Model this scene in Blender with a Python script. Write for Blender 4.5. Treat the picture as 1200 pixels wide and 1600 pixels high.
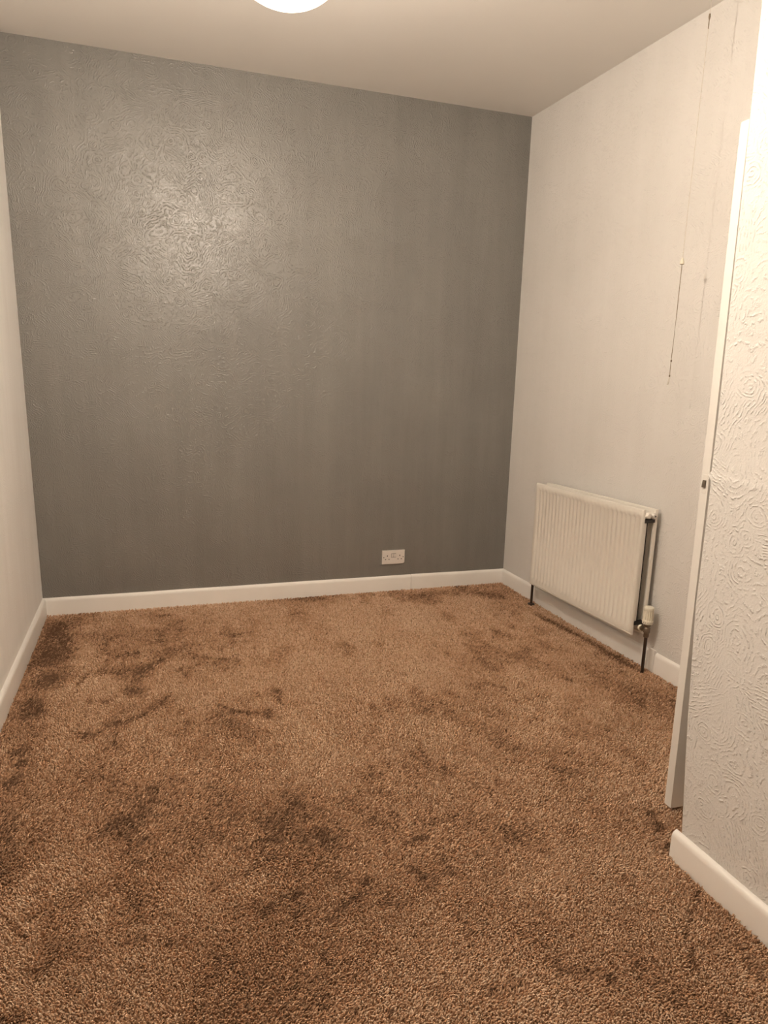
import bpy, bmesh, math, random
import numpy as np
from mathutils import Vector, Matrix

for _o in list(bpy.data.objects):
    bpy.data.objects.remove(_o, do_unlink=True)
sc = bpy.context.scene
COL = sc.collection
rng = np.random.default_rng(7)
random.seed(7)

# ------------------------------------------------------------------ camera
CAM = (0.59022, -4.09264, 1.34257)
cd = bpy.data.cameras.new('camera')
cam = bpy.data.objects.new('camera', cd)
COL.objects.link(cam)
R_ = Vector((0.94594422, -0.32294826, 0.0298991))
U_ = Vector((0.04560645, 0.22372155, 0.9735855))
F_ = Vector((0.32110682, 0.91959398, -0.22635663))
m3 = Matrix((R_, U_, -F_)).transposed()
cam.matrix_world = Matrix.Translation(CAM) @ m3.to_4x4()
cd.sensor_fit = 'VERTICAL'
cd.sensor_height = 36.0
cd.sensor_width = 27.0
cd.lens = 1122.642 / 1600 * 36.0
cd.shift_x = -27.766 / 1600
cd.shift_y = 39.353 / 1600
cd.clip_start = 0.02
sc.camera = cam

# ------------------------------------------------------------------ world and exposure
w = bpy.data.worlds.new('world')
sc.world = w
w.use_nodes = True
w.node_tree.nodes['Background'].inputs[0].default_value = (0.02, 0.018, 0.016, 1)
w.node_tree.nodes['Background'].inputs[1].default_value = 0.2
vs = sc.view_settings
vs.view_transform = 'Standard'
vs.look = 'None'
vs.gamma = 1.0
vs.use_curve_mapping = False
vs.exposure = 0.1
LAMP_C = (0.953, -2.060, 2.338)      # centre of the pendant bowl
LAMP_COL = (1.0, 0.86, 0.71)
LAMP_STRENGTH = 2300.0       # the bulb; the glass glows far less

# room dimensions (metres): x to the right, y towards the grey wall, z up
W, H, K = 2.737, 2.783, 0.0242        # K: the right wall runs slightly out of square
XL, YB = -0.010, 0.006                # left wall and grey wall planes
YF = -5.2                             # wall behind the camera
FLOOR_Z = -0.011                      # backing; the pile stands up to z = 0


def wr(y, off=0.0):
    return W - off + K * (-y)


# ------------------------------------------------------------------ helpers
def mat(name):
    m = bpy.data.materials.new(name)
    m.use_nodes = True
    nt = m.node_tree
    return m, nt, nt.nodes['Principled BSDF']


def node(nt, kind, **kw):
    n = nt.nodes.new(kind)
    for k, v in kw.items():
        if k == 'inp':
            for i, val in v.items():
                n.inputs[i].default_value = val
        else:
            setattr(n, k, v)
    return n


def math_(nt, op, a, b=None, c=None, clamp=False):
    n = nt.nodes.new('ShaderNodeMath')
    n.operation = op
    n.use_clamp = clamp
    for i, v in enumerate((a, b, c)):
        if v is None:
            continue
        if isinstance(v, (int, float)):
            n.inputs[i].default_value = v
        else:
            nt.links.new(v, n.inputs[i])
    return n.outputs[0]


def noise(nt, vec, scale, detail=2.0, rough=0.5, out=0):
    n = nt.nodes.new('ShaderNodeTexNoise')
    n.inputs['Scale'].default_value = scale
    n.inputs['Detail'].default_value = detail
    n.inputs['Roughness'].default_value = rough
    if vec is not None:
        nt.links.new(vec, n.inputs['Vector'])
    return n.outputs[out]


def ramp(nt, fac, stops):
    n = nt.nodes.new('ShaderNodeValToRGB')
    el = n.color_ramp.elements
    while len(el) < len(stops):
        el.new(0.5)
    for e, (p, c) in zip(el, stops):
        e.position = p
        e.color = (*c, 1) if len(c) == 3 else c
    nt.links.new(fac, n.inputs[0])
    return n.outputs[0]


def simple(name, col, rough=0.5, metal=0.0, spec=0.5, bump=0.0, bscale=60.0, var=0.05):
    """painted or metal surface with a little procedural unevenness"""
    m, nt, b = mat(name)
    tc = nt.nodes.new('ShaderNodeTexCoord').outputs['Object']
    f = noise(nt, tc, bscale * 0.25, 3)
    c0 = tuple(max(0, c * (1 - var)) for c in col)
    c1 = tuple(min(1, c * (1 + var)) for c in col)
    nt.links.new(ramp(nt, f, [(0.3, c0), (0.7, c1)]), b.inputs['Base Color'])
    b.inputs['Roughness'].default_value = rough
    b.inputs['Metallic'].default_value = metal
    b.inputs['Specular IOR Level'].default_value = spec
    if bump:
        bn = nt.nodes.new('ShaderNodeBump')
        bn.inputs['Strength'].default_value = bump
        bn.inputs['Distance'].default_value = 0.001
        nt.links.new(noise(nt, tc, bscale, 3), bn.inputs['Height'])
        nt.links.new(bn.outputs[0], b.inputs['Normal'])
    return m


def swirl_paper(name, axis, col_lo, col_hi, rough, spec, depth, streak=0.5, cell=8.0, strength=1.0, coat=0.0):
    """painted anaglypta paper: brushed rings and combed strokes in low relief.
    axis: 'x' for a wall lying in the x-z plane, 'y' for one in the y-z plane"""
    m, nt, b = mat(name)
    L = nt.links.new
    tc = nt.nodes.new('ShaderNodeTexCoord').outputs['Object']
    s = nt.nodes.new('ShaderNodeSeparateXYZ')
    L(tc, s.inputs[0])
    cb = nt.nodes.new('ShaderNodeCombineXYZ')
    L(s.outputs[0 if axis == 'x' else 1], cb.inputs[0])
    L(s.outputs[2], cb.inputs[1])
    uv = cb.outputs[0]
    # warp
    wn = noise(nt, uv, 9.0, 2, 0.5, 1)
    sub = nt.nodes.new('ShaderNodeVectorMath'); sub.operation = 'SUBTRACT'
    L(wn, sub.inputs[0]); sub.inputs[1].default_value = (0.5, 0.5, 0.5)
    scl = nt.nodes.new('ShaderNodeVectorMath'); scl.operation = 'SCALE'
    L(sub.outputs[0], scl.inputs[0]); scl.inputs['Scale'].default_value = 0.05
    add = nt.nodes.new('ShaderNodeVectorMath'); add.operation = 'ADD'
    L(uv, add.inputs[0]); L(scl.outputs[0], add.inputs[1])
    wuv = add.outputs[0]
    vor = nt.nodes.new('ShaderNodeTexVoronoi')
    vor.voronoi_dimensions = '2D'
    vor.inputs['Scale'].default_value = cell
    vor.inputs['Randomness'].default_value = 0.95
    L(wuv, vor.inputs['Vector'])
    dist = vor.outputs['Distance']
    jit = noise(nt, uv, 34.0, 2, 0.55)
    ph = math_(nt, 'ADD', math_(nt, 'MULTIPLY', dist, 2 * math.pi / (0.0105 * cell)), math_(nt, 'MULTIPLY', jit, 9.0))
    rings = math_(nt, 'MULTIPLY_ADD', math_(nt, 'SINE', ph), 0.5, 0.5)
    # combed strokes, a direction per cell of a second, larger cell pattern
    v2 = nt.nodes.new('ShaderNodeTexVoronoi')
    v2.voronoi_dimensions = '2D'
    v2.inputs['Scale'].default_value = cell * 1.25
    L(wuv, v2.inputs['Vector'])
    sr = nt.nodes.new('ShaderNodeSeparateColor')
    L(v2.outputs['Color'], sr.inputs[0])
    ang = math_(nt, 'MULTIPLY', sr.outputs[0], 6.283)
    s2 = nt.nodes.new('ShaderNodeSeparateXYZ')
    L(wuv, s2.inputs[0])
    lin = math_(nt, 'ADD', math_(nt, 'MULTIPLY', s2.outputs[0], math_(nt, 'COSINE', ang)),
                math_(nt, 'MULTIPLY', s2.outputs[1], math_(nt, 'SINE', ang)))
    ph2 = math_(nt, 'ADD', math_(nt, 'MULTIPLY', lin, 2 * math.pi / 0.0095), math_(nt, 'MULTIPLY', jit, 11.0))
    comb = math_(nt, 'MULTIPLY_ADD', math_(nt, 'SINE', ph2), 0.5, 0.5)
    # flowing strokes between the rings: contour lines of a slow noise
    flow = noise(nt, uv, 6.5, 1.0, 0.4)
    ph3 = math_(nt, 'ADD', math_(nt, 'MULTIPLY', flow, 2 * math.pi * 22.0), math_(nt, 'MULTIPLY', jit, 8.0))
    flowl = math_(nt, 'MULTIPLY_ADD', math_(nt, 'SINE', ph3), 0.5, 0.5)
    pick = ramp(nt, sr.outputs[1], [(0.48, (0, 0, 0)), (0.52, (1, 1, 1))])
    m0 = nt.nodes.new('ShaderNodeMix')
    L(pick, m0.inputs['Factor']); L(comb, m0.inputs['A']); L(flowl, m0.inputs['B'])
    sel = ramp(nt, math_(nt, 'ADD', dist, math_(nt, 'MULTIPLY', noise(nt, uv, 16.0, 1), 0.30)), [(0.36, (0, 0, 0)), (0.52, (1, 1, 1))])
    mx = nt.nodes.new('ShaderNodeMix')
    L(sel, mx.inputs['Factor']); L(rings, mx.inputs['A']); L(m0.outputs['Result'], mx.inputs['B'])
    ridge = math_(nt, 'POWER', mx.outputs['Result'], 2.2)
    mask = ramp(nt, noise(nt, uv, 75.0, 2, 0.65), [(0.42, (0.04, 0.04, 0.04)), (0.62, (1, 1, 1))])
    mask = math_(nt, 'MULTIPLY', mask, ramp(nt, noise(nt, uv, 9.0, 2, 0.6), [(0.30, (0.25, 0.25, 0.25)), (0.62, (1, 1, 1))]))
    fine = noise(nt, uv, 160.0, 3, 0.65)
    hgt = math_(nt, 'ADD', math_(nt, 'MULTIPLY', ridge, mask), math_(nt, 'MULTIPLY', fine, 0.5))
    # broad waviness of the plaster below
    hgt = math_(nt, 'ADD', hgt, math_(nt, 'MULTIPLY', noise(nt, uv, 5.0, 3), 1.2))
    bn = nt.nodes.new('ShaderNodeBump')
    bn.inputs['Strength'].default_value = strength
    bn.inputs['Distance'].default_value = depth
    L(hgt, bn.inputs['Height'])
    L(bn.outputs[0], b.inputs['Normal'])
    if coat:
        b.inputs['Coat Weight'].default_value = coat
        b.inputs['Coat Roughness'].default_value = 0.16
        L(bn.outputs[0], b.inputs['Coat Normal'])
    # roller streaks: uneven paint coverage stretched up the wall
    mp = nt.nodes.new('ShaderNodeMapping')
    mp.inputs['Scale'].default_value = (8.0, 0.7, 1.0)
    L(uv, mp.inputs['Vector'])
    st = noise(nt, mp.outputs[0], 1.0, 6, 0.68)
    bl = noise(nt, uv, 2.2, 3, 0.5)
    f = math_(nt, 'ADD', math_(nt, 'MULTIPLY', st, streak), math_(nt, 'MULTIPLY', bl, 1 - streak))
    L(ramp(nt, f, [(0.34, col_lo), (0.66, col_hi)]), b.inputs['Base Color'])
    rr = math_(nt, 'MULTIPLY_ADD', st, 0.22, rough - 0.11)
    L(rr, b.inputs['Roughness'])
    b.inputs['Specular IOR Level'].default_value = spec
    return m


def link(name, me, m=None, parent=None):
    o = bpy.data.objects.new(name, me)
    COL.objects.link(o)
    if m is not None:
        for x in (m if isinstance(m, (list, tuple)) else [m]):
            me.materials.append(x)
    if parent is not None:
        o.parent = parent
    return o


def obj(name, bm, m=None, parent=None, smooth=False):
    bmesh.ops.recalc_face_normals(bm, faces=bm.faces)
    me = bpy.data.meshes.new(name)
    bm.to_mesh(me)
    bm.free()
    if smooth:
        me.shade_smooth()
        if smooth is not True:
            me.set_sharp_from_angle(angle=math.radians(smooth))
    return link(name, me, m, parent)


def thing(name, label, cat, loc=(0, 0, 0), rot=(0, 0, 0), group=None):
    o = bpy.data.objects.new(name, None)
    o.empty_display_size = 0.1
    COL.objects.link(o)
    o.location = loc
    o.rotation_euler = rot
    o['label'] = label
    o['category'] = cat
    if group:
        o['group'] = group
    return o


def struct(o):
    o['kind'] = 'structure'
    return o


def box(bm, x0, x1, y0, y1, z0, z1, bev=0.0, seg=2):
    r = bmesh.ops.create_cube(bm, size=1.0)
    vs_ = r['verts']
    for v in vs_:
        v.co = Vector(((x0 + x1) / 2 + v.co.x * (x1 - x0), (y0 + y1) / 2 + v.co.y * (y1 - y0), (z0 + z1) / 2 + v.co.z * (z1 - z0)))
    if bev:
        es = {e for v in vs_ for e in v.link_edges}
        bmesh.ops.bevel(bm, geom=list(es), offset=bev, segments=seg, profile=0.5, affect='EDGES')


def lathe(bm, prof, n=24, M=None):
    """prof: (radius, height) pairs, revolved about z, then moved by matrix M"""
    rings = []
    M = M or Matrix()
    for r, z in prof:
        if r < 1e-6:
            rings.append([bm.verts.new(M @ Vector((0, 0, z)))])
        else:
            rings.append([bm.verts.new(M @ Vector((r * math.cos(2 * math.pi * i / n), r * math.sin(2 * math.pi * i / n), z))) for i in range(n)])
    for a, b in zip(rings[:-1], rings[1:]):
        for i in range(n):
            j = (i + 1) % n
            if len(a) == 1 and len(b) == 1:
                continue
            if len(a) == 1:
                bm.faces.new((a[0], b[i], b[j]))
            elif len(b) == 1:
                bm.faces.new((a[i], b[0], a[j]))
            else:
                bm.faces.new((a[i], a[j], b[j], b[i]))


def tube(bm, pts, r, n=10, cap=True):
    pts = [Vector(p) for p in pts]
    rings = []
    for i, p in enumerate(pts):
        t = (pts[min(i + 1, len(pts) - 1)] - pts[max(i - 1, 0)]).normalized()
        a = t.cross(Vector((0, 0, 1)))
        if a.length < 1e-3:
            a = Vector((1, 0, 0))
        a.normalize()
        b = t.cross(a).normalized()
        rad = r[i] if isinstance(r, (list, tuple)) else r
        rings.append([bm.verts.new(p + (a * math.cos(2 * math.pi * k / n) + b * math.sin(2 * math.pi * k / n)) * rad) for k in range(n)])
    for A, B in zip(rings[:-1], rings[1:]):
        for k in range(n):
            bm.faces.new((A[k], A[(k + 1) % n], B[(k + 1) % n], B[k]))
    if cap:
        bm.faces.new(rings[0])
        bm.faces.new(rings[-1][::-1])


def loft(bm, rows, close_ring=True, caps=True):
    """rows of points (same count each) joined into a skin"""
    vr = [[bm.verts.new(p) for p in row] for row in rows]
    n = len(vr[0])
    for A, B in zip(vr[:-1], vr[1:]):
        for k in range(n if close_ring else n - 1):
            bm.faces.new((A[k], A[(k + 1) % n], B[(k + 1) % n], B[k]))
    if caps and close_ring:
        bm.faces.new(vr[0])
        bm.faces.new(vr[-1][::-1])


def along(axis, at):
    """matrix that turns a lathe's z axis onto a world axis, at a point"""
    q = Vector((0, 0, 1)).rotation_difference(Vector(axis).normalized())
    return Matrix.Translation(at) @ q.to_matrix().to_4x4()


# ------------------------------------------------------------------ materials
WHITE_LO, WHITE_HI = (0.725, 0.70, 0.665), (0.775, 0.75, 0.72)
M_near = swirl_paper('white_swirl_paper_near', 'y', (0.73, 0.71, 0.68), (0.77, 0.75, 0.72), 0.62, 0.35, 0.0026, 0.3, 7.0)
M_right = swirl_paper('white_swirl_paper_right', 'y', WHITE_LO, WHITE_HI, 0.62, 0.3, 0.0016, 0.5, 8.0)
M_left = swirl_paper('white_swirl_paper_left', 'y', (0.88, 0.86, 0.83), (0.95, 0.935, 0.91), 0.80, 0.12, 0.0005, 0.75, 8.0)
M_grey = swirl_paper('grey_swirl_paper', 'x', (0.188, 0.181, 0.167), (0.236, 0.227, 0.210), 0.50, 0.45, 0.0020, 0.6, 9.0, coat=0.95)
M_plain = simple('white_emulsion', (0.76, 0.735, 0.70), 0.7, spec=0.3, bump=0.3, bscale=30)
M_ceil = simple('ceiling_paint', (0.82, 0.79, 0.75), 0.8, spec=0.2, bump=0.5, bscale=6, var=0.02)
M_gloss = simple('white_gloss_paint', (0.92, 0.89, 0.845), 0.35, spec=0.5, bump=0.25, bscale=25, var=0.02)
M_door = simple('white_door_paint', (0.80, 0.775, 0.73), 0.38, spec=0.5, bump=0.2, bscale=30, var=0.02)
M_rad = simple('cream_radiator_enamel', (0.78, 0.74, 0.67), 0.33, spec=0.5, var=0.02)
M_cream = simple('cream_plastic', (0.80, 0.75, 0.62), 0.4, var=0.03)
M_pipe = simple('dark_brown_pipe_paint', (0.040, 0.022, 0.014), 0.35, spec=0.5, var=0.2)
M_dark = simple('dark_fittings_and_shade', (0.030, 0.024, 0.020), 0.5, var=0.2)  # small dark fittings, and the radiator pieces that stand for shade
M_brass = simple('tarnished_chrome', (0.24, 0.195, 0.15), 0.38, metal=1.0, var=0.25)
M_plate = simple('white_socket_plastic', (0.76, 0.71, 0.66), 0.35, var=0.02)
M_hole = simple('socket_hole_black', (0.05, 0.035, 0.03), 0.6)
M_cord = simple('grubby_cord', (0.30, 0.24, 0.17), 0.8, var=0.3, bscale=300)
M_cordclean = simple('off_white_cord', (0.66, 0.61, 0.54), 0.8, var=0.12, bscale=300)
M_string = simple('dirty_knot', (0.20, 0.15, 0.10), 0.8, var=0.2)

# ------------------------------------------------------------------ setting
bm = bmesh.new(); box(bm, -0.11, 3.1, YF - 0.1, 0.106, FLOOR_Z - 0.12, FLOOR_Z)
m, nt, b = mat('carpet_backing')
tc = nt.nodes.new('ShaderNodeTexCoord').outputs['Object']
nt.links.new(ramp(nt, noise(nt, tc, 130, 3), [(0.3, (0.30, 0.185, 0.110)), (0.7, (0.42, 0.27, 0.165))]), b.inputs['Base Color'])
b.inputs['Roughness'].default_value = 0.95
b.inputs['Specular IOR Level'].default_value = 0.1
struct(obj('floor', bm, m))

bm = bmesh.new(); box(bm, -0.11, 3.1, YF - 0.1, 0.106, H, H + 0.1); struct(obj('ceiling', bm, M_ceil))
bm = bmesh.new(); box(bm, XL - 0.1, 3.0, YB, YB + 0.1, FLOOR_Z, H); struct(obj('wall_back', bm, M_grey))
bm = bmesh.new(); box(bm, XL - 0.1, XL, YF, YB, FLOOR_Z, H); struct(obj('wall_left', bm, M_left))
bm = bmesh.new(); box(bm, XL - 0.1, 3.0, YF - 0.1, YF, FLOOR_Z, H); struct(obj('wall_front', bm, M_plain))
bm = bmesh.new()
loft(bm, [[(wr(YB), YB, z), (wr(-2.7), -2.7, z), (wr(-2.7) + 0.1, -2.7, z), (wr(YB) + 0.1, YB, z)] for z in (FLOOR_Z, H)])
struct(obj('wall_right', bm, M_right))

# the near wall: a boxed-in corner whose arris is a little out of plumb


def xn(y, off=0.0):
    return 1.966 - off + 0.0227 * (-y - 2.635)


END = [(FLOOR_Z, -2.662), (0.10, -2.648), (0.40, -2.618), (0.735, -2.593), (1.07, -2.590), (1.085, -2.588), (1.098, -2.577),
       (1.110, -2.587), (1.235, -2.586), (1.96, -2.566), (2.20, -2.558), (H, -2.538)]
bm = bmesh.new()
rows = []
for z, y in END:
    rows.append([(xn(YF), YF, z), (xn(y - 0.006), y - 0.006, z), (xn(y) + 0.002, y - 0.0015, z), (xn(y) + 0.006, y, z), (2.95, y, z), (2.95, YF, z)])
loft(bm, rows)
struct(obj('wall_right_near', bm, M_near, smooth=30))


def skirt_profile(t, h):
    a = [(0.0, FLOOR_Z), (t, FLOOR_Z), (t, h - 0.020)]
    for k in range(1, 6):
        q = k / 6 * math.pi / 2
        a.append((t - 0.010 + 0.010 * math.cos(q) - 0.002 * k / 6, h - 0.020 + 0.018 * math.sin(q)))
    a.append((t - 0.014 if t > 0.016 else 0.002, h))
    a.append((0.0, h))
    return a


def skirting(name, pa, pb, out, t, ha, hb, parent=None, n=1, wob=0.0):
    """board from plan point pa to pb; out: unit vector off the wall"""
    bm = bmesh.new()
    rows = []
    for i in range(n + 1):
        f = i / n
        h = ha + (hb - ha) * f + (random.uniform(-wob, wob) if 0 < i < n else 0)
        rows.append([(pa[0] + (pb[0] - pa[0]) * f + out[0] * s, pa[1] + (pb[1] - pa[1]) * f + out[1] * s, z) for s, z in skirt_profile(t, h)])
    loft(bm, rows)
    return obj(name, bm, M_gloss, parent, smooth=35)


sk = struct(skirting('baseboard_back', (XL, YB), (2.086, YB), (0, -1), 0.014, 0.092, 0.091, n=8, wob=0.0012))
skirting('skirting_board', (2.0885, YB), (wr(0), YB), (0, -1), 0.0135, 0.0915, 0.088, sk, n=4, wob=0.001)
struct(skirting('baseboard_left', (XL, YB), (XL, YF), (1, 0), 0.016, 0.092, 0.092, n=10, wob=0.0012))
sr_ = struct(skirting('baseboard_right', (wr(0), YB), (wr(-1.455), -1.455), (-1, 0), 0.014, 0.088, 0.092, n=6, wob=0.0012))
skirting('skirting_board', (wr(-1.512), -1.512), (wr(-2.56), -2.56), (-1, 0), 0.014, 0.092, 0.092, sr_, n=4, wob=0.001)
bm = bmesh.new(); box(bm, wr(-1.48, 0.009), wr(-1.48) + 0.01, -1.503, -1.462, FLOOR_Z, 0.100, 0.002)
obj('filler_block', bm, M_gloss, sr_)
struct(skirting('baseboard_right_near', (xn(-2.634), -2.634), (xn(YF), YF), (-1, 0), 0.0165, 0.080, 0.094, n=8))

# ------------------------------------------------------------------ door seen on edge
DOOR_T = 0.030
dm = bmesh.new()
rows = []
for z, ya in ((0.006, -2.423), (1.0, -2.408), (2.008, -2.3885)):
    rows.append([(2.100, ya, z), (2.100, ya - DOOR_T, z), (2.745, ya - DOOR_T - 0.03, z), (2.745, ya - 0.03, z)])
loft(dm, rows)
bmesh.ops.bevel(dm, geom=[e for e in dm.edges if e.calc_face_angle(0) > 0.5], offset=0.0018, segments=2, affect='EDGES')
door = struct(obj('door_1', dm, M_door))
lp = bmesh.new(); box(lp, 2.0992, 2.102, -2.4335, -2.4135, 1.020, 1.074, 0.0004, 1)
obj('latch_plate', lp, simple('painted_latch_plate', (0.74, 0.71, 0.66), 0.4), door)
lb = bmesh.new(); loft(lb, [[(2.101, -2.4285, z0), (2.101, -2.4185, z0), (2.0925 if z0 < 1.05 else 2.095, -2.4185, z0), (2.096, -2.4285, z0)] for z0 in (1.037, 1.058)])
obj('latch_bolt', lb, simple('dull_steel_latch', (0.16, 0.13, 0.10), 0.5, metal=0.6), door)
hb = bmesh.new()
lathe(hb, [(0, 0.0), (0.025, 0.0), (0.025, 0.006), (0.009, 0.009), (0.008, 0.045), (0, 0.045)], 20, along((0, -1, 0), (2.165, -2.440, 1.048)))
tube(hb, [(2.165, -2.481, 1.048), (2.20, -2.484, 1.047), (2.275, -2.484, 1.045)], [0.009, 0.008, 0.007], 10)
obj('lever_handle', hb, M_brass, door, smooth=40)
for z in (0.25, 1.8):
    hg = bmesh.new(); lathe(hg, [(0, -0.04), (0.006, -0.04), (0.006, 0.04), (0, 0.04)], 10, Matrix.Translation((2.750, -2.418 + 0.0174 * z, z)))
    box(hg, 2.742, wr(-2.42) - 0.0003, -2.452 + 0.0174 * z, -2.420 + 0.0174 * z, z - 0.038, z + 0.038)
    obj('hinge', hg, M_brass, door)

# ------------------------------------------------------------------ radiator
RL, RH = 0.929, 0.597
RZ0 = 0.157
rad = thing('radiator', 'cream ribbed double panel radiator mounted on the white right-hand wall', 'radiator',
            (wr(-1.442), -1.442, 0.0), (0, 0, math.atan2(1, -K)))
# local axes: x along the wall towards the grey wall, y out into the room, z up
TILT = 0.020                       # it hangs about a degree out of level


def rz(x, z):
    return z + 0.008 - TILT * x / RL


def ribbed_panel(y_front, thick, depth, x0=0.0, x1=RL):
    bm = bmesh.new()
    n_rib = 27
    pitch = (x1 - x0 - 0.030) / n_rib
    xs = [x0, x0 + 0.003]
    shape = [(0.0, 0), (0.18, 1), (0.44, 1), (0.62, 0)]       # channel then rib
    cut = [0.0, 0.0]
    for i in range(n_rib):
        for f, c in shape:
            xs.append(x0 + 0.015 + (i + f) * pitch)
            cut.append(c)
    xs += [x1 - 0.012, x1 - 0.003, x1]
    cut += [0, 0, 0]
    z_ = [RZ0, RZ0 + 0.003, RZ0 + 0.0085, RZ0 + 0.0105, RZ0 + 0.0125, RZ0 + 0.038, RZ0 + 0.050, RZ0 + RH * 0.5, RZ0 + RH - 0.044, RZ0 + RH - 0.036, RZ0 + RH - 0.004, RZ0 + RH]
    zc = [0, 0, 0, 0, 0, 0, 1, 1, 1, 0, 0, 0]
    edge_in = [0.003, 0, 0, 0.0028, 0, 0, 0, 0, 0, 0, 0, 0.004]
    grid = []
    for j, z in enumerate(z_):
        row = []
        for i, x in enumerate(xs):
            y = y_front - depth * cut[i] * zc[j] - edge_in[j]
            if i in (0, len(xs) - 1):
                y -= 0.003
            row.append(bm.verts.new((x, y, rz(x, z))))
        grid.append(row)
    for A, B in zip(grid[:-1], grid[1:]):
        for i in range(len(xs) - 1):
            bm.faces.new((A[i], A[i + 1], B[i + 1], B[i]))
    # closed back
    bv = {}
    def back(v):
        if v not in bv:
            bv[v] = bm.verts.new((v.co.x, y_front - thick, v.co.z))
        return bv[v]
    ring = grid[0] + [r[-1] for r in grid[1:]] + grid[-1][-2::-1] + [r[0] for r in grid[-2:0:-1]]
    for a, c in zip(ring, ring[1:] + ring[:1]):
        bm.faces.new((a, c, back(c), back(a)))
    bm.faces.new([back(v) for v in ring])
    return bm


obj('front_panel', ribbed_panel(0.110, 0.015, 0.0085), M_rad, rad, smooth=50)
obj('rear_panel', ribbed_panel(0.043, 0.015, 0.0065, -0.002, RL + 0.002), M_rad, rad, smooth=50)
# convector fins between the panels
cv = bmesh.new()
rows = []
fin = []
nf = 40
for i in range(nf):
    x = 0.10 + (RL - 0.20) * i / (nf - 1)
    a, c = (0.052, 0.0945) if i % 2 == 0 else (0.0945, 0.052)
    fin += [(x, a), (x + 0.001, c)]
loft(cv, [[(x, y, rz(x, z)) for x, y in fin] for z in (RZ0 + 0.05, RZ0 + RH - 0.055)], close_ring=False)
obj('convector_fin', cv, M_rad, rad)
# header tubes that join the panels, upper and lower, both ends
for x0 in (0.030, RL - 0.030):
    for z0 in (RZ0 + 0.047, RZ0 + RH - 0.030):
        t = bmesh.new()
        tube(t, [(x0, 0.036, rz(x0, z0)), (x0, 0.100, rz(x0, z0))], 0.015, 14)
        tube(t, [(x0, 0.066, rz(x0, z0)), (x0 + (-0.026 if x0 < 0.5 else 0.026), 0.066, rz(x0, z0))], 0.0135, 14)
        obj('header_tube', t, M_rad, rad, smooth=40)
# cream stub on the front panel's upper corner and the air vent with a dark slot
t = bmesh.new(); lathe(t, [(0, 0), (0.013, 0), (0.014, 0.004), (0.014, 0.012), (0.010, 0.017), (0, 0.018)], 18, along((-1, 0, 0), (0.004, 0.083, rz(0, 0.727))))
obj('blanking_plug', t, M_rad, rad, smooth=40)
t = bmesh.new(); lathe(t, [(0, 0), (0.0150, 0), (0.0150, 0.010), (0.0115, 0.013), (0.0095, 0.020), (0, 0.021)], 18, along((-1, 0, 0), (0.006, 0.052, rz(0, 0.725))))
vent = obj('air_vent', t, M_rad, rad, smooth=40)
t = bmesh.new(); lathe(t, [(0, 0), (0.0042, 0), (0.0042, 0.0015), (0, 0.0018)], 10, along((-1, 0, 0), (-0.0148, 0.052, rz(0, 0.725))))
obj('vent_screw', t, M_dark, vent)
# shade below the tappings and in the panel gap, built as dark pieces
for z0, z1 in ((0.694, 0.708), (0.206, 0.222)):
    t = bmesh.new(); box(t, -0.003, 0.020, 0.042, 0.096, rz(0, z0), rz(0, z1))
    obj('shade_bar', t, M_dark, rad)
t = bmesh.new(); box(t, 0.0005, 0.004, 0.0775, 0.0800, rz(0, 0.21), rz(0, 0.70)); obj('gap_shade_strip', t, M_dark, rad)
t = bmesh.new(); box(t, 0.002, 0.030, 0.0815, 0.0952, rz(0, 0.225), rz(0, 0.692), 0.001, 1); obj('edge_channel', t, M_rad, rad)
# wall brackets hidden behind
for x0 in (0.15, RL - 0.15):
    t = bmesh.new(); box(t, x0 - 0.015, x0 + 0.015, 0.0, 0.026, RZ0 + 0.10, RZ0 + RH - 0.08); obj('wall_bracket', t, M_rad, rad)

# thermostatic valve at the near end
VX, VY = -0.048, 0.058
v = bmesh.new()
lathe(v, [(0, 0.182), (0.012, 0.182), (0.0125, 0.190), (0.0155, 0.192), (0.0155, 0.214), (0.0125, 0.218), (0.0150, 0.222), (0.0165, 0.224), (0.0165, 0.234), (0, 0.235)], 20, Matrix.Translation((VX, VY, 0)))
lathe(v, [(0, 0), (0.0105, 0), (0.0105, 0.018), (0.0145, 0.020), (0.0145, 0.030), (0.010, 0.032), (0, 0.032)], 12, along((1, 0, 0), (VX + 0.008, VY, 0.203)))
valve = obj('radiator_valve', v, M_brass, rad, smooth=40)
v = bmesh.new()
lathe(v, [(0, 0), (0.0135, 0), (0.0145, 0.003), (0.0145, 0.011), (0.0125, 0.014), (0, 0.014)], 16, along((1, 0, 0), (VX + 0.030, VY + 0.006, 0.203)))
obj('union_cap', v, M_cream, valve, smooth=40)
v = bmesh.new()
lathe(v, [(0, 0.168), (0.0115, 0.168), (0.0125, 0.171), (0.0125, 0.180), (0.0105, 0.183), (0, 0.183)], 6, Matrix.Translation((VX, VY, 0)))
obj('compression_nut', v, M_brass, valve)
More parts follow.
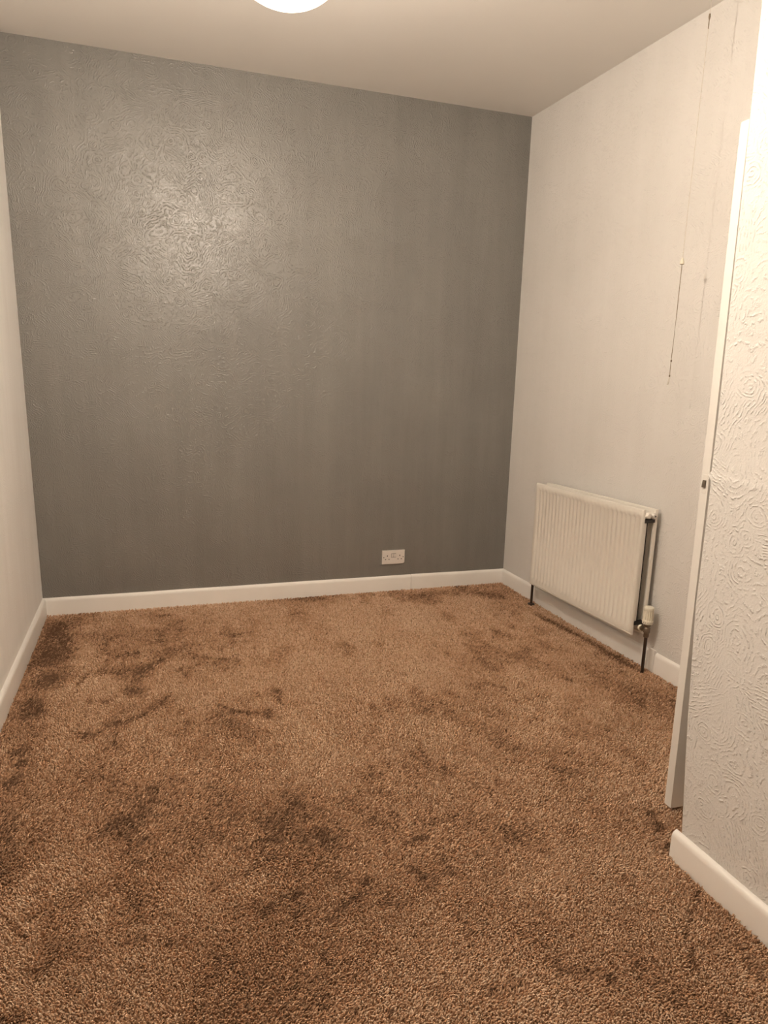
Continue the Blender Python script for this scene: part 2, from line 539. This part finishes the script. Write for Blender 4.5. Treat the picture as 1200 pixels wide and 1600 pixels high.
# valve head: ribbed cap over a smooth numbered collar
v = bmesh.new()
n = 56
prof = [(0.0205, 0.234, 0), (0.0245, 0.236, 0), (0.0250, 0.252, 0), (0.0235, 0.2535, 0), (0.0235, 0.255, 1), (0.0230, 0.300, 1), (0.0228, 0.3015, 0), (0.0235, 0.303, 0), (0.0232, 0.312, 0), (0.0190, 0.316, 0)]
rows = []
for r, z, g in prof:
    rows.append([(VX + (r - (0.0030 if g and (k // 2) % 2 else 0)) * math.cos(2 * math.pi * k / n), VY + (r - (0.0030 if g and (k // 2) % 2 else 0)) * math.sin(2 * math.pi * k / n), z) for k in range(n)])
loft(v, rows)
head = obj('valve_head', v, M_cream, valve, smooth=25)
for k in range(5):
    a = math.radians(97 + k * 23)
    v = bmesh.new()
    c = Vector((VX + 0.0249 * math.cos(a), VY + 0.0249 * math.sin(a), 0.244))
    lathe(v, [(0, 0), (0.0017, 0), (0.0017, 0.0008), (0, 0.0008)], 8, along((math.cos(a), math.sin(a), 0), c))
    obj('dial_mark', v, M_dark, valve)
# pipes
v = bmesh.new()
tube(v, [(VX, VY, 0.172), (VX - 0.001, VY + 0.001, 0.08), (VX - 0.004, VY + 0.003, FLOOR_Z)], 0.0078, 14)
obj('supply_pipe', v, M_pipe, rad, smooth=40)
LX = RL + 0.046
v = bmesh.new()
tube(v, [(LX, VY, 0.17), (LX, VY, FLOOR_Z)], 0.0078, 14)
ret = obj('return_pipe', v, M_pipe, rad, smooth=40)
v = bmesh.new(); lathe(v, [(0.008, FLOOR_Z), (0.022, FLOOR_Z), (0.020, 0.004), (0.0105, 0.007), (0.008, 0.007)], 20, Matrix.Translation((LX, VY, 0)))
obj('pipe_collar', v, M_pipe, ret, smooth=40)
v = bmesh.new()
lathe(v, [(0, 0.160), (0.0125, 0.160), (0.0125, 0.172), (0.0145, 0.175), (0.0145, 0.195), (0.012, 0.198), (0.012, 0.225), (0, 0.227)], 16, Matrix.Translation((LX, VY, 0)))
tube(v, [(LX, VY, 0.186), (RL - 0.002, VY, 0.186)], 0.010, 12)
obj('lockshield_valve', v, M_brass, rad, smooth=40)

# ------------------------------------------------------------------ twin wall socket
SX, SZ = 1.968, 0.211
soc = thing('wall_socket', 'white double electrical socket low on the dark grey wall', 'socket', (SX, YB, SZ))
p = bmesh.new()
pw, ph = 0.0735, 0.0435
o2 = [(-pw, -ph), (pw - 0.011, -ph), (pw - 0.003, -ph + 0.003), (pw, -ph + 0.010), (pw, ph), (-pw, ph)]
loft(p, [[(x, 0.0, z) for x, z in o2], [(x, -0.0075, z) for x, z in o2], [(x * 0.982, -0.0098, z * 0.97) for x, z in o2]])
obj('faceplate', p, M_plate, soc)
for x in (-0.0075, 0.0075):
    s = bmesh.new(); box(s, x - 0.0062, x + 0.0062, -0.0130, -0.0090, 0.000, 0.0225, 0.0008, 1)
    bmesh.ops.rotate(s, cent=(x, -0.011, 0.011), matrix=Matrix.Rotation(0.10, 3, 'X'), verts=s.verts)
    obj('rocker_switch', s, M_plate, soc)
    s = bmesh.new(); box(s, x - 0.0074, x + 0.0074, -0.0101, -0.0095, -0.002, 0.0245); obj('switch_recess', s, M_hole, soc)
for cx in (-0.0405, 0.0405):
    for dx, dz, hw, hh in ((0, 0.0095, 0.0026, 0.0042), (-0.0111, -0.0125, 0.0036, 0.0024), (0.0111, -0.0125, 0.0036, 0.0024)):
        s = bmesh.new(); box(s, cx + dx - hw, cx + dx + hw, -0.0102, -0.0094, dz - hh, dz + hh)
        obj('pin_slot', s, M_hole, soc)
for x in (-0.0630, 0.0630):
    s = bmesh.new(); lathe(s, [(0, 0), (0.0033, 0), (0.0030, 0.0007), (0, 0.0009)], 12, along((0, -1, 0), (x, -0.0096, 0.000)))
    obj('fixing_screw', s, M_hole, soc)

# ------------------------------------------------------------------ ceiling pull cord
CX, CY = 2.613, -1.580
pc = thing('pull_cord', 'thin ceiling pull cord with a small bead hanging beside the right wall', 'pull cord', (CX, CY, 0))
t = bmesh.new(); lathe(t, [(0, H), (0.040, H), (0.040, H - 0.012), (0.034, H - 0.030), (0.018, H - 0.034), (0.006, H - 0.040), (0, H - 0.040)], 28)
obj('ceiling_switch', t, M_plate, pc, smooth=35)
t = bmesh.new(); tube(t, [(0, 0, H - 0.038), (0.0006, 0, 2.62), (-0.0004, 0, 2.2), (0, 0, 1.805)], 0.0013, 6); obj('upper_cord', t, M_cordclean, pc)
t = bmesh.new(); lathe(t, [(0, 2.612), (0.0016, 2.613), (0.0020, 2.628), (0.0016, 2.640), (0.0040, 2.652), (0.0030, 2.662), (0, 2.663)], 10); obj('cord_knot', t, M_string, pc, smooth=60)
t = bmesh.new(); lathe(t, [(0, 1.787), (0.0085, 1.787), (0.0090, 1.790), (0.0080, 1.797), (0.0045, 1.806), (0.0025, 1.811), (0, 1.811)], 16)
bead = obj('cord_connector', t, M_cream, pc, smooth=40)
t = bmesh.new(); lathe(t, [(0, 1.7855), (0.0078, 1.7855), (0.0080, 1.7875), (0, 1.7875)], 14); obj('connector_base', t, M_cord, bead)
t = bmesh.new(); tube(t, [(0, 0, 1.79), (0.0012, 0, 1.6), (0.0004, 0, 1.46), (-0.001, 0, 1.42), (0.0005, 0, 1.347)], 0.0015, 6); obj('lower_cord', t, M_cord, pc)
for z in (1.412, 1.352):
    t = bmesh.new(); lathe(t, [(0, z - 0.006), (0.0030, z - 0.002), (0.0034, z + 0.002), (0, z + 0.007)], 10); obj('cord_knot', t, M_string, pc, smooth=60)
t = bmesh.new(); tube(t, [(0, 0, 1.350), (-0.003, -0.002, 1.335), (-0.008, -0.003, 1.318)], [0.0016, 0.0030, 0.0036], 7); obj('frayed_end', t, M_cordclean, pc)

# ------------------------------------------------------------------ pendant lamp
lx, ly, lz = LAMP_C
lamp = thing('pendant_light', 'bright white glass bowl pendant light hanging below the ceiling', 'ceiling light', (lx, ly, H))
m, nt, b = mat('lit_pressed_glass')
out = nt.nodes['Material Output']
e = nt.nodes.new('ShaderNodeEmission')
e.inputs[0].default_value = (*LAMP_COL, 1)
e.inputs[1].default_value = 7.0
tr = nt.nodes.new('ShaderNodeBsdfTransparent')
mx = nt.nodes.new('ShaderNodeMixShader')
mx.inputs[0].default_value = 0.35
nt.links.new(tr.outputs[0], mx.inputs[1])
nt.links.new(e.outputs[0], mx.inputs[2])
mx2 = nt.nodes.new('ShaderNodeMixShader')
mx2.inputs[0].default_value = 0.06
nt.links.new(mx.outputs[0], mx2.inputs[1])
nt.links.new(b.outputs[0], mx2.inputs[2])
b.inputs['Roughness'].default_value = 0.1
nt.links.new(mx2.outputs[0], out.inputs[0])
m_glass = m
m, nt, b = mat('lit_bulb')
e = nt.nodes.new('ShaderNodeEmission')
e.inputs[0].default_value = (*LAMP_COL, 1)
e.inputs[1].default_value = LAMP_STRENGTH
nt.links.new(e.outputs[0], nt.nodes['Material Output'].inputs[0])
m_bulb = m
dz = lz - H
RS, RV = 0.150, 0.121
t = bmesh.new()
prof = [(0, dz - RV)] + [(RS * math.sin(a), dz - RV * math.cos(a)) for a in [math.radians(d) for d in range(12, 97, 7)]]
lathe(t, prof, 40)
sh = obj('glass_bowl', t, m_glass, lamp, smooth=True)
t = bmesh.new(); lathe(t, [(RS - 0.004, dz + 0.012), (RS + 0.003, dz + 0.012), (RS + 0.003, dz + 0.020), (RS - 0.004, dz + 0.020), (RS - 0.004, dz + 0.012)], 40)
obj('bowl_rim', t, M_brass, lamp)
for k in range(3):
    a = 2 * math.pi * k / 3 + 0.5
    t = bmesh.new(); tube(t, [(RS * math.cos(a), RS * math.sin(a), dz + 0.018), (0.012 * math.cos(a), 0.012 * math.sin(a), dz + 0.24)], 0.0012, 6)
    obj('chain', t, M_brass, lamp)
t = bmesh.new(); lathe(t, [(0, dz + 0.13), (0.012, dz + 0.13), (0.019, dz + 0.118), (0.019, dz + 0.050), (0, dz + 0.050)], 20); obj('lamp_holder', t, M_plate, lamp, smooth=35)
t = bmesh.new(); tube(t, [(0, 0, dz + 0.13), (0, 0, -0.02)], 0.003, 8); obj('flex', t, M_plate, lamp)
t = bmesh.new(); lathe(t, [(0, 0), (0.045, 0), (0.043, -0.012), (0.020, -0.024), (0.006, -0.030), (0, -0.030)], 28); obj('ceiling_rose', t, M_plate, lamp, smooth=35)
t = bmesh.new(); lathe(t, [(0, dz - 0.062), (0.011, dz - 0.060), (0.018, dz - 0.053), (0.022, dz - 0.040), (0.0218, dz - 0.024), (0.019, dz - 0.006), (0.0145, dz + 0.014), (0.0125, dz + 0.05), (0, dz + 0.05)], 18)
obj('bulb', t, m_bulb, lamp, smooth=True)

# ------------------------------------------------------------------ carpet pile
# places where the pile has been trodden or brushed the other way: x, y, half width, half length, amount
CRUSH = [
 (0.07,-0.26,0.082,0.195,0.9), (0.09,-0.6,0.075,0.165,0.9), (0.11,-0.88,0.07,0.142,0.9), (0.09,-1.16,0.064,0.121,0.9), (0.13,-0.42,0.061,0.141,0.5), (0.16,-0.6,0.058,0.129,0.5),
 (0.08,-1.09,0.03,0.059,0.5), (0.1,-1.19,0.029,0.056,0.5), (0.38,-0.69,0.017,0.038,0.5), (0.4,-0.68,0.018,0.039,0.5), (0.42,-0.68,0.018,0.039,0.5), (0.45,-0.67,0.018,0.039,0.5),
 (0.47,-0.66,0.018,0.039,0.5), (0.42,-0.86,0.036,0.075,0.6), (0.48,-0.86,0.037,0.075,0.6), (0.53,-0.86,0.037,0.076,0.6), (0.48,-0.91,0.05,0.101,0.6), (0.45,-1.09,0.029,0.056,0.6),
 (0.48,-1.11,0.029,0.055,0.6), (0.33,-0.83,0.028,0.058,0.4), (0.38,-0.87,0.028,0.058,0.4), (0.24,-0.98,0.013,0.027,0.4), (0.25,-0.94,0.013,0.027,0.4), (0.26,-0.91,0.014,0.028,0.4),
 (0.27,-0.87,0.014,0.029,0.4), (0.28,-0.83,0.014,0.029,0.4), (0.27,-1.42,0.018,0.033,0.6), (0.3,-1.44,0.018,0.032,0.6), (0.33,-1.45,0.018,0.032,0.6), (0.35,-1.42,0.019,0.033,0.6),
 (0.37,-1.38,0.019,0.034,0.6), (0.4,-1.38,0.019,0.034,0.6), (0.42,-1.37,0.019,0.034,0.6), (0.45,-1.37,0.019,0.034,0.6), (0.48,-1.34,0.02,0.035,0.6), (0.51,-1.32,0.02,0.036,0.6),
 (0.54,-1.27,0.02,0.037,0.6), (0.57,-1.23,0.02,0.038,0.6), (0.59,-1.19,0.021,0.039,0.6), (0.3,-1.45,0.023,0.04,0.5), (0.09,-1.51,0.037,0.063,0.9), (0.12,-1.59,0.036,0.06,0.9),
 (0.11,-1.7,0.035,0.055,0.9), (0.09,-1.73,0.02,0.032,0.6), (0.2,-1.57,0.015,0.026,0.4), (0.3,-1.14,0.02,0.039,0.4), (0.36,-1.16,0.02,0.039,0.4), (0.41,-1.54,0.018,0.03,0.4),
 (0.65,-1.33,0.023,0.04,0.4), (0.66,-1.43,0.022,0.038,0.4), (0.79,-1.32,0.018,0.032,0.6), (0.81,-1.35,0.018,0.032,0.6), (0.83,-1.38,0.018,0.031,0.6), (0.84,-1.4,0.018,0.031,0.6),
 (0.87,-1.41,0.018,0.031,0.6), (0.9,-1.42,0.018,0.031,0.6), (0.93,-1.43,0.018,0.031,0.6), (0.96,-1.44,0.018,0.031,0.6), (0.97,-1.44,0.03,0.052,0.6), (1.04,-1.25,0.027,0.05,0.7),
 (1.03,-1.33,0.026,0.047,0.7), (0.96,-1.27,0.021,0.039,0.4), (1.09,-1.38,0.021,0.037,0.35), (0.87,-1.81,0.018,0.027,0.5), (0.53,-1.88,0.02,0.03,0.5), (0.93,-0.55,0.026,0.058,0.4),
 (0.97,-0.54,0.026,0.058,0.4), (0.67,-0.4,0.039,0.09,0.3), (0.58,-0.53,0.031,0.07,0.3), (0.72,-0.78,0.015,0.031,0.3), (0.74,-0.79,0.015,0.031,0.3), (0.76,-0.8,0.015,0.031,0.3),
 (0.78,-0.81,0.015,0.031,0.3), (0.8,-0.82,0.015,0.031,0.3), (0.82,-0.83,0.015,0.031,0.3), (0.84,-0.83,0.015,0.031,0.3), (0.86,-0.84,0.015,0.031,0.3), (0.94,-2.02,0.021,0.029,0.7),
 (0.96,-2.08,0.02,0.027,0.7), (0.98,-2.16,0.02,0.026,0.7), (1.0,-2.22,0.019,0.025,0.7), (1.01,-2.25,0.019,0.024,0.7), (1.02,-2.29,0.019,0.023,0.7), (1.02,-2.25,0.017,0.022,0.5),
 (1.01,-2.3,0.017,0.021,0.5), (1.17,-2.07,0.019,0.026,0.4), (1.15,-2.1,0.019,0.025,0.4), (1.12,-2.13,0.018,0.025,0.4), (1.11,-2.25,0.017,0.022,0.5), (1.14,-2.24,0.018,0.023,0.5),
 (1.17,-2.23,0.018,0.023,0.5), (1.19,-2.22,0.018,0.023,0.5), (1.24,-2.22,0.018,0.024,0.5), (1.42,-1.91,0.028,0.042,0.5), (1.45,-1.97,0.027,0.04,0.5), (1.49,-2.02,0.027,0.039,0.5),
 (1.47,-1.81,0.012,0.019,0.5), (1.47,-1.84,0.012,0.019,0.5), (1.46,-1.86,0.012,0.018,0.5), (1.46,-1.89,0.012,0.018,0.5), (1.46,-1.92,0.012,0.018,0.5), (1.46,-1.95,0.011,0.017,0.5),
 (0.77,-2.25,0.013,0.016,0.6), (0.79,-2.25,0.013,0.016,0.6), (0.81,-2.24,0.013,0.016,0.6), (0.83,-2.23,0.013,0.016,0.6), (0.86,-2.23,0.013,0.017,0.6), (0.87,-2.25,0.013,0.016,0.6),
 (0.89,-2.26,0.013,0.016,0.6), (0.68,-2.39,0.012,0.014,0.5), (0.7,-2.38,0.012,0.014,0.5), (0.72,-2.38,0.012,0.014,0.5), (0.73,-2.37,0.012,0.014,0.5), (0.75,-2.36,0.012,0.014,0.5),
 (0.77,-2.36,0.012,0.014,0.5), (0.79,-2.35,0.012,0.015,0.5), (0.81,-2.34,0.012,0.015,0.5), (0.69,-2.4,0.022,0.025,0.5), (0.8,-2.51,0.016,0.018,0.6), (0.82,-2.5,0.016,0.018,0.6),
 (0.85,-2.49,0.016,0.018,0.6), (0.88,-2.49,0.017,0.019,0.6), (0.9,-2.48,0.017,0.019,0.6), (0.73,-2.52,0.013,0.014,0.4), (1.24,-2.37,0.015,0.018,0.75), (1.26,-2.36,0.015,0.019,0.75),
 (1.28,-2.36,0.015,0.019,0.75), (1.3,-2.35,0.015,0.019,0.75), (1.31,-2.4,0.015,0.018,0.75), (1.31,-2.44,0.015,0.018,0.75), (1.3,-2.47,0.014,0.017,0.75), (1.31,-2.5,0.014,0.017,0.75),
 (1.31,-2.53,0.014,0.016,0.75), (1.17,-2.45,0.014,0.017,0.6), (1.19,-2.46,0.014,0.017,0.6), (1.21,-2.48,0.014,0.017,0.6), (1.22,-2.5,0.014,0.016,0.6), (1.23,-2.52,0.014,0.016,0.6),
 (0.95,-2.59,0.019,0.021,0.85), (0.98,-2.57,0.019,0.021,0.85), (1.0,-2.55,0.02,0.022,0.85), (1.03,-2.54,0.02,0.022,0.85), (1.06,-2.53,0.02,0.023,0.85), (1.08,-2.49,0.021,0.024,0.85),
 (1.1,-2.58,0.02,0.022,0.5), (1.13,-2.59,0.02,0.022,0.5), (1.16,-2.61,0.02,0.022,0.5), (1.05,-2.44,0.014,0.016,0.4), (1.03,-2.45,0.014,0.016,0.4), (1.01,-2.46,0.014,0.016,0.4),
 (1.26,-2.67,0.016,0.018,0.5), (1.27,-2.7,0.016,0.017,0.5), (1.28,-2.73,0.016,0.017,0.5), (1.26,-2.77,0.016,0.016,0.5), (1.23,-2.8,0.015,0.015,0.5), (1.42,-2.48,0.015,0.018,0.5),
 (1.47,-2.73,0.017,0.018,0.5), (1.36,-2.56,0.014,0.016,0.3), (1.75,-2.45,0.02,0.026,0.6), (1.72,-2.46,0.016,0.02,0.4), (2.03,-2.44,0.029,0.04,0.85), (2.01,-2.51,0.028,0.038,0.85),
 (1.97,-2.6,0.027,0.035,0.85), (1.94,-2.45,0.02,0.028,0.4), (1.76,-2.67,0.022,0.026,0.5), (1.77,-2.71,0.021,0.025,0.5), (1.65,-2.79,0.015,0.017,0.5), (1.67,-2.82,0.015,0.016,0.5),
 (1.74,-2.81,0.015,0.017,0.5), (1.51,-2.81,0.011,0.012,0.6), (1.92,-2.78,0.009,0.011,0.85), (1.91,-2.79,0.009,0.01,0.85), (1.9,-2.81,0.009,0.01,0.85), (1.88,-2.82,0.009,0.01,0.85),
 (1.86,-2.83,0.008,0.01,0.85), (1.85,-2.84,0.008,0.01,0.85), (1.83,-2.86,0.008,0.01,0.85), (1.82,-2.87,0.008,0.009,0.85), (1.8,-2.88,0.008,0.009,0.85), (1.79,-2.9,0.008,0.009,0.85),
 (1.78,-2.91,0.008,0.009,0.85), (1.78,-2.93,0.008,0.009,0.85), (1.77,-2.94,0.008,0.009,0.85), (1.76,-2.95,0.008,0.008,0.85), (1.75,-2.96,0.008,0.008,0.85), (1.74,-2.98,0.008,0.008,0.85),
 (1.73,-2.99,0.008,0.008,0.85), (1.74,-2.97,0.019,0.02,0.6), (1.43,-2.88,0.024,0.024,0.6), (1.45,-2.91,0.024,0.024,0.6), (1.49,-2.93,0.024,0.024,0.6), (1.52,-2.96,0.024,0.023,0.6),
 (1.25,-2.91,0.029,0.027,0.7), (1.31,-2.91,0.029,0.028,0.7), (0.84,-2.82,0.017,0.015,0.8), (1.01,-2.89,0.012,0.011,0.7), (0.92,-2.7,0.015,0.015,0.5), (0.91,-2.72,0.015,0.015,0.5),
 (1.14,-2.88,0.02,0.019,0.5), (0.94,-2.87,0.027,0.025,0.4), (0.68,-2.65,0.019,0.019,0.6), (0.47,-2.53,0.015,0.016,0.6), (0.49,-2.52,0.015,0.016,0.6), (0.51,-2.52,0.015,0.017,0.6),
 (0.57,-2.55,0.018,0.019,0.6), (0.46,-2.7,0.016,0.016,0.6), (0.37,-2.63,0.017,0.017,0.5), (0.19,-2.35,0.008,0.01,0.7), (0.2,-2.37,0.008,0.009,0.7), (0.21,-2.38,0.008,0.009,0.7),
 (0.22,-2.4,0.008,0.009,0.7), (0.23,-2.42,0.008,0.009,0.7), (0.24,-2.43,0.008,0.009,0.7), (0.25,-2.44,0.007,0.009,0.7), (0.62,-2.71,0.014,0.014,0.4), (0.31,-2.49,0.022,0.025,0.4),
 (0.3,-2.53,0.022,0.024,0.4), (0.29,-2.56,0.021,0.023,0.4), (0.51,-2.61,0.012,0.012,0.5), (0.49,-2.62,0.011,0.012,0.5), (0.36,-2.09,0.018,0.025,0.4), (0.39,-2.07,0.018,0.025,0.4),
 (0.41,-2.04,0.019,0.026,0.4), (0.43,-2.02,0.019,0.026,0.4), (0.46,-2.01,0.019,0.027,0.4), (0.34,-2.32,0.023,0.028,0.35), (0.38,-2.3,0.023,0.028,0.35), (0.57,-2.46,0.013,0.014,0.4),
 (0.23,-2.67,0.018,0.019,0.5), (0.26,-2.67,0.018,0.019,0.5), (0.28,-2.68,0.018,0.019,0.5), (1.95,-1.41,0.017,0.033,0.4), (1.97,-1.44,0.017,0.032,0.4), (1.99,-1.47,0.017,0.032,0.4),
 (2.0,-1.49,0.017,0.032,0.4), (2.09,-1.48,0.029,0.054,0.4), (2.32,-1.47,0.021,0.04,0.45), (1.88,-1.68,0.024,0.041,0.4), (2.04,-1.6,0.019,0.035,0.35), (2.07,-1.6,0.019,0.035,0.35),
 (2.11,-1.6,0.02,0.036,0.35), (2.15,-1.6,0.02,0.036,0.35), (2.22,-1.93,0.023,0.039,0.5), (1.87,-2.13,0.027,0.041,0.35), (1.9,-2.15,0.027,0.04,0.35), (1.94,-2.17,0.027,0.04,0.35),
 (1.87,-2.0,0.019,0.03,0.3), (2.12,-0.54,0.044,0.102,0.3), (2.28,-0.83,0.042,0.093,0.3), (2.43,-1.1,0.04,0.084,0.35), (1.91,-1.05,0.032,0.065,0.3), (1.6,-1.6,0.026,0.045,0.3),
 (1.39,-1.5,0.013,0.023,0.6), (1.62,-1.23,0.015,0.028,0.45), (1.61,-0.85,0.026,0.055,0.4), (2.5,-1.76,0.028,0.051,0.3), (2.03,-0.14,0.04,0.101,0.3), (2.09,-0.13,0.04,0.102,0.3),
 (2.15,-0.13,0.04,0.103,0.3), (2.21,-0.12,0.04,0.104,0.3), (2.27,-0.12,0.041,0.105,0.3), (2.33,-0.12,0.041,0.106,0.3), (2.39,-0.11,0.041,0.107,0.3), (2.44,-0.15,0.041,0.106,0.3),
 (2.48,-0.19,0.041,0.106,0.3), (2.53,-0.23,0.041,0.105,0.3), (2.58,-0.27,0.041,0.104,0.3), (2.63,-0.65,0.03,0.072,0.45), (2.64,-0.71,0.03,0.071,0.45), (2.65,-0.76,0.029,0.069,0.45),
 (2.66,-0.82,0.029,0.067,0.45), (2.67,-0.87,0.029,0.066,0.45), (2.67,-0.93,0.028,0.065,0.45), (2.68,-0.98,0.028,0.063,0.45), (2.68,-1.04,0.028,0.062,0.45), (2.69,-1.09,0.027,0.06,0.45),
 (2.69,-1.14,0.027,0.059,0.45), (2.69,-1.2,0.027,0.057,0.45), (2.69,-1.25,0.026,0.056,0.45), (2.7,-1.3,0.026,0.055,0.45), (2.7,-1.35,0.026,0.054,0.45), (2.7,-1.39,0.025,0.052,0.45),
 (2.7,-1.44,0.025,0.051,0.45), (1.62,-2.93,0.038,0.039,0.25), (1.62,-2.99,0.037,0.037,0.25), (1.63,-3.05,0.036,0.035,0.25), (1.88,-2.97,0.022,0.025,0.35), (1.87,-3.01,0.022,0.024,0.35),
 (1.86,-3.05,0.021,0.023,0.35), (1.71,-3.11,0.036,0.035,0.35),
]



def fbm(x, y, seed, octaves):
    """value noise on numpy arrays, about 0..1"""
    out = np.zeros_like(x)
    tot = 0.0
    for k, (sx, sy, amp) in enumerate(octaves):
        g = np.random.default_rng(seed + k).random((128, 128))
        u, v_ = x * sx + 37.3 + k * 11.1, y * sy + 51.7 + k * 7.7
        i, j = np.floor(u).astype(int), np.floor(v_).astype(int)
        fu, fv = u - i, v_ - j
        fu, fv = fu * fu * (3 - 2 * fu), fv * fv * (3 - 2 * fv)
        a, b_ = g[i % 128, j % 128], g[(i + 1) % 128, j % 128]
        c, d = g[i % 128, (j + 1) % 128], g[(i + 1) % 128, (j + 1) % 128]
        out += amp * ((a * (1 - fu) + b_ * fu) * (1 - fv) + (c * (1 - fu) + d * fu) * fv)
        tot += amp
    return out / tot


def scatter(x0, x1, y0, y1, pitch):
    nx, ny = int((x1 - x0) / pitch), int((y1 - y0) / pitch)
    gx, gy = np.meshgrid(np.arange(nx), np.arange(ny), indexing='ij')
    gx = gx + 0.5 * (gy % 2)
    x = x0 + (gx.ravel() + 0.5 + rng.uniform(-0.42, 0.42, nx * ny)) * pitch
    y = y0 + (gy.ravel() + 0.5 + rng.uniform(-0.42, 0.42, nx * ny)) * pitch
    return x, y, np.full(nx * ny, pitch)


parts = [scatter(XL + 0.016, 2.9, -0.95, YB - 0.010, 0.0078), scatter(XL + 0.016, 2.9, -1.80, -0.95, 0.0066),
         scatter(XL + 0.016, 2.9, -2.45, -1.80, 0.0056), scatter(XL + 0.016, 2.2, -3.25, -2.45, 0.0047),
         scatter(XL + 0.016, 2.1, -5.1, -3.25, 0.016)]
px, py, pp = (np.concatenate(a) for a in zip(*parts))
ok = (px < wr(py, 0.018)) & ~((px > 1.946 + 0.0227 * (-py - 2.635)) & (py < -2.633)) & ~((px > 1.96) & (py < -2.60))
for qx, qy in ((2.712, -1.492), (2.69, -0.468)):        # cut round the pipes
    ok &= (px - qx) ** 2 + (py - qy) ** 2 > 0.012 ** 2
px, py, pp = px[ok], py[ok], pp[ok]
N = len(px)
dark = np.zeros(N)
wx = px + (fbm(px, py, 90, [(18, 18, 1), (40, 40, 0.6)]) - 0.5) * 0.016
wy = py + (fbm(px, py, 70, [(18, 18, 1), (40, 40, 0.6)]) - 0.5) * 0.026
keep = np.ones(N)
for cx, cy, ra, rb, s in CRUSH:
    ra, rb = ra * 0.86, rb * 0.86
    sel = (np.abs(wx - cx) < 3 * ra) & (np.abs(wy - cy) < 3 * rb)
    q = ((wx[sel] - cx) / ra) ** 2 + ((wy[sel] - cy) / rb) ** 2
    keep[sel] *= 1 - 0.98 * s ** 0.65 * np.exp(-q * 1.15)
dark = (1 - keep) * np.clip(0.88 + 0.8 * (fbm(px, py, 130, [(45, 30, 1), (90, 60, 0.8)]) - 0.25), 0.4, 1.1)
dark = np.clip(dark, 0, 0.95)
soft = fbm(px, py, 10, [(2.2, 1.5, 1.0), (5, 3.5, 0.9), (11, 8, 0.6), (24, 20, 0.35)])
soft2 = fbm(px, py, 30, [(6, 3.2, 1.0), (14, 8, 0.8), (30, 22, 0.5)])
blot = np.clip((soft2 - 0.57) / 0.15, 0, 1) * 0.36 + np.clip((0.50 - soft) / 0.20, 0, 1) * 0.22
dark = 1 - (1 - dark) * (1 - blot)
# lean of each tuft: mostly towards the camera end, reversed where trodden
base_az = -1.75 + (fbm(px, py, 50, [(3, 3, 1), (8, 8, 0.7)]) - 0.5) * 2.0
az = base_az + dark * 3.0 + rng.normal(0, 0.6, N)
lean = np.clip(0.55 + 0.55 * dark + rng.normal(0, 0.20, N), 0.0, 1.35)
ln = (0.0150 + rng.uniform(-0.0035, 0.004, N)) * (1 - 0.15 * dark)
rad_ = pp * rng.uniform(0.40, 0.56, N)
# a tuft: three-sided yarn end, bent over, 6 + 3 triangles and a blunt tip
dx, dy = np.cos(az), np.sin(az)
ring = 3
co = np.zeros((N, 7, 3), np.float32)
tw = rng.uniform(0, 6.283, N)
z0 = FLOOR_Z - 0.0015
for k in range(3):
    a = tw + k * 2.0944
    ca, sa = np.cos(a), np.sin(a)
    co[:, k, 0] = px + rad_ * 0.8 * ca
    co[:, k, 1] = py + rad_ * 0.8 * sa
    co[:, k, 2] = z0
    a = a + rng.normal(0.5, 0.3, N)
    ca, sa = np.cos(a), np.sin(a)
    hx = 0.55 * ln * np.sin(lean * 0.6)
    co[:, 3 + k, 0] = px + dx * hx + rad_ * ca
    co[:, 3 + k, 1] = py + dy * hx + rad_ * sa
    co[:, 3 + k, 2] = z0 + 0.60 * ln * np.cos(lean * 0.6) - rad_ * 0.35 * (ca * dx + sa * dy)
hx = 0.55 * ln * np.sin(lean * 0.6) + 0.5 * ln * np.sin(lean)
co[:, 6, 0] = px + dx * hx
co[:, 6, 1] = py + dy * hx
co[:, 6, 2] = z0 + 0.60 * ln * np.cos(lean * 0.6) + 0.30 * ln * np.cos(lean)
tri = []
for k in range(3):
    j = (k + 1) % 3
    tri += [(k, j, 3 + j), (k, 3 + j, 3 + k), (3 + k, 3 + j, 6)]
tri = np.array(tri, np.int32)
idx = (tri[None] + (np.arange(N, dtype=np.int32) * 7)[:, None, None]).reshape(-1)
me = bpy.data.meshes.new('carpet_pile')
me.vertices.add(N * 7)
me.vertices.foreach_set('co', co.reshape(-1))
nt_ = N * 9
me.loops.add(nt_ * 3)
me.loops.foreach_set('vertex_index', idx)
me.polygons.add(nt_)
me.polygons.foreach_set('loop_start', np.arange(0, nt_ * 3, 3, dtype=np.int32))
me.polygons.foreach_set('use_smooth', np.ones(nt_, bool))
tone = np.clip(0.64 + rng.normal(0, 0.17, N) - 0.78 * dark + (soft - 0.5) * 0.40, 0, 1)  # trodden patches: shading of the leaning pile also put into the yarn colour
at = me.attributes.new('tone', 'FLOAT', 'POINT')
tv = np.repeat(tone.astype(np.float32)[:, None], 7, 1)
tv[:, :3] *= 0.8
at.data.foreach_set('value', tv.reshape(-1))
me.update()
me.validate()
m, nt, b = mat('brown_carpet_yarn')
a = nt.nodes.new('ShaderNodeAttribute')
a.attribute_name = 'tone'
nt.links.new(ramp(nt, a.outputs['Fac'], [(0.0, (0.19, 0.106, 0.064)), (0.45, (0.66, 0.40, 0.245)), (1.0, (0.95, 0.72, 0.53))]), b.inputs['Base Color'])
b.inputs['Roughness'].default_value = 0.85
b.inputs['Specular IOR Level'].default_value = 0.05
pile = link('carpet_pile', me, m)
pile['kind'] = 'stuff'
pile['label'] = 'brown twist pile carpet with trodden darker patches covering the whole floor'
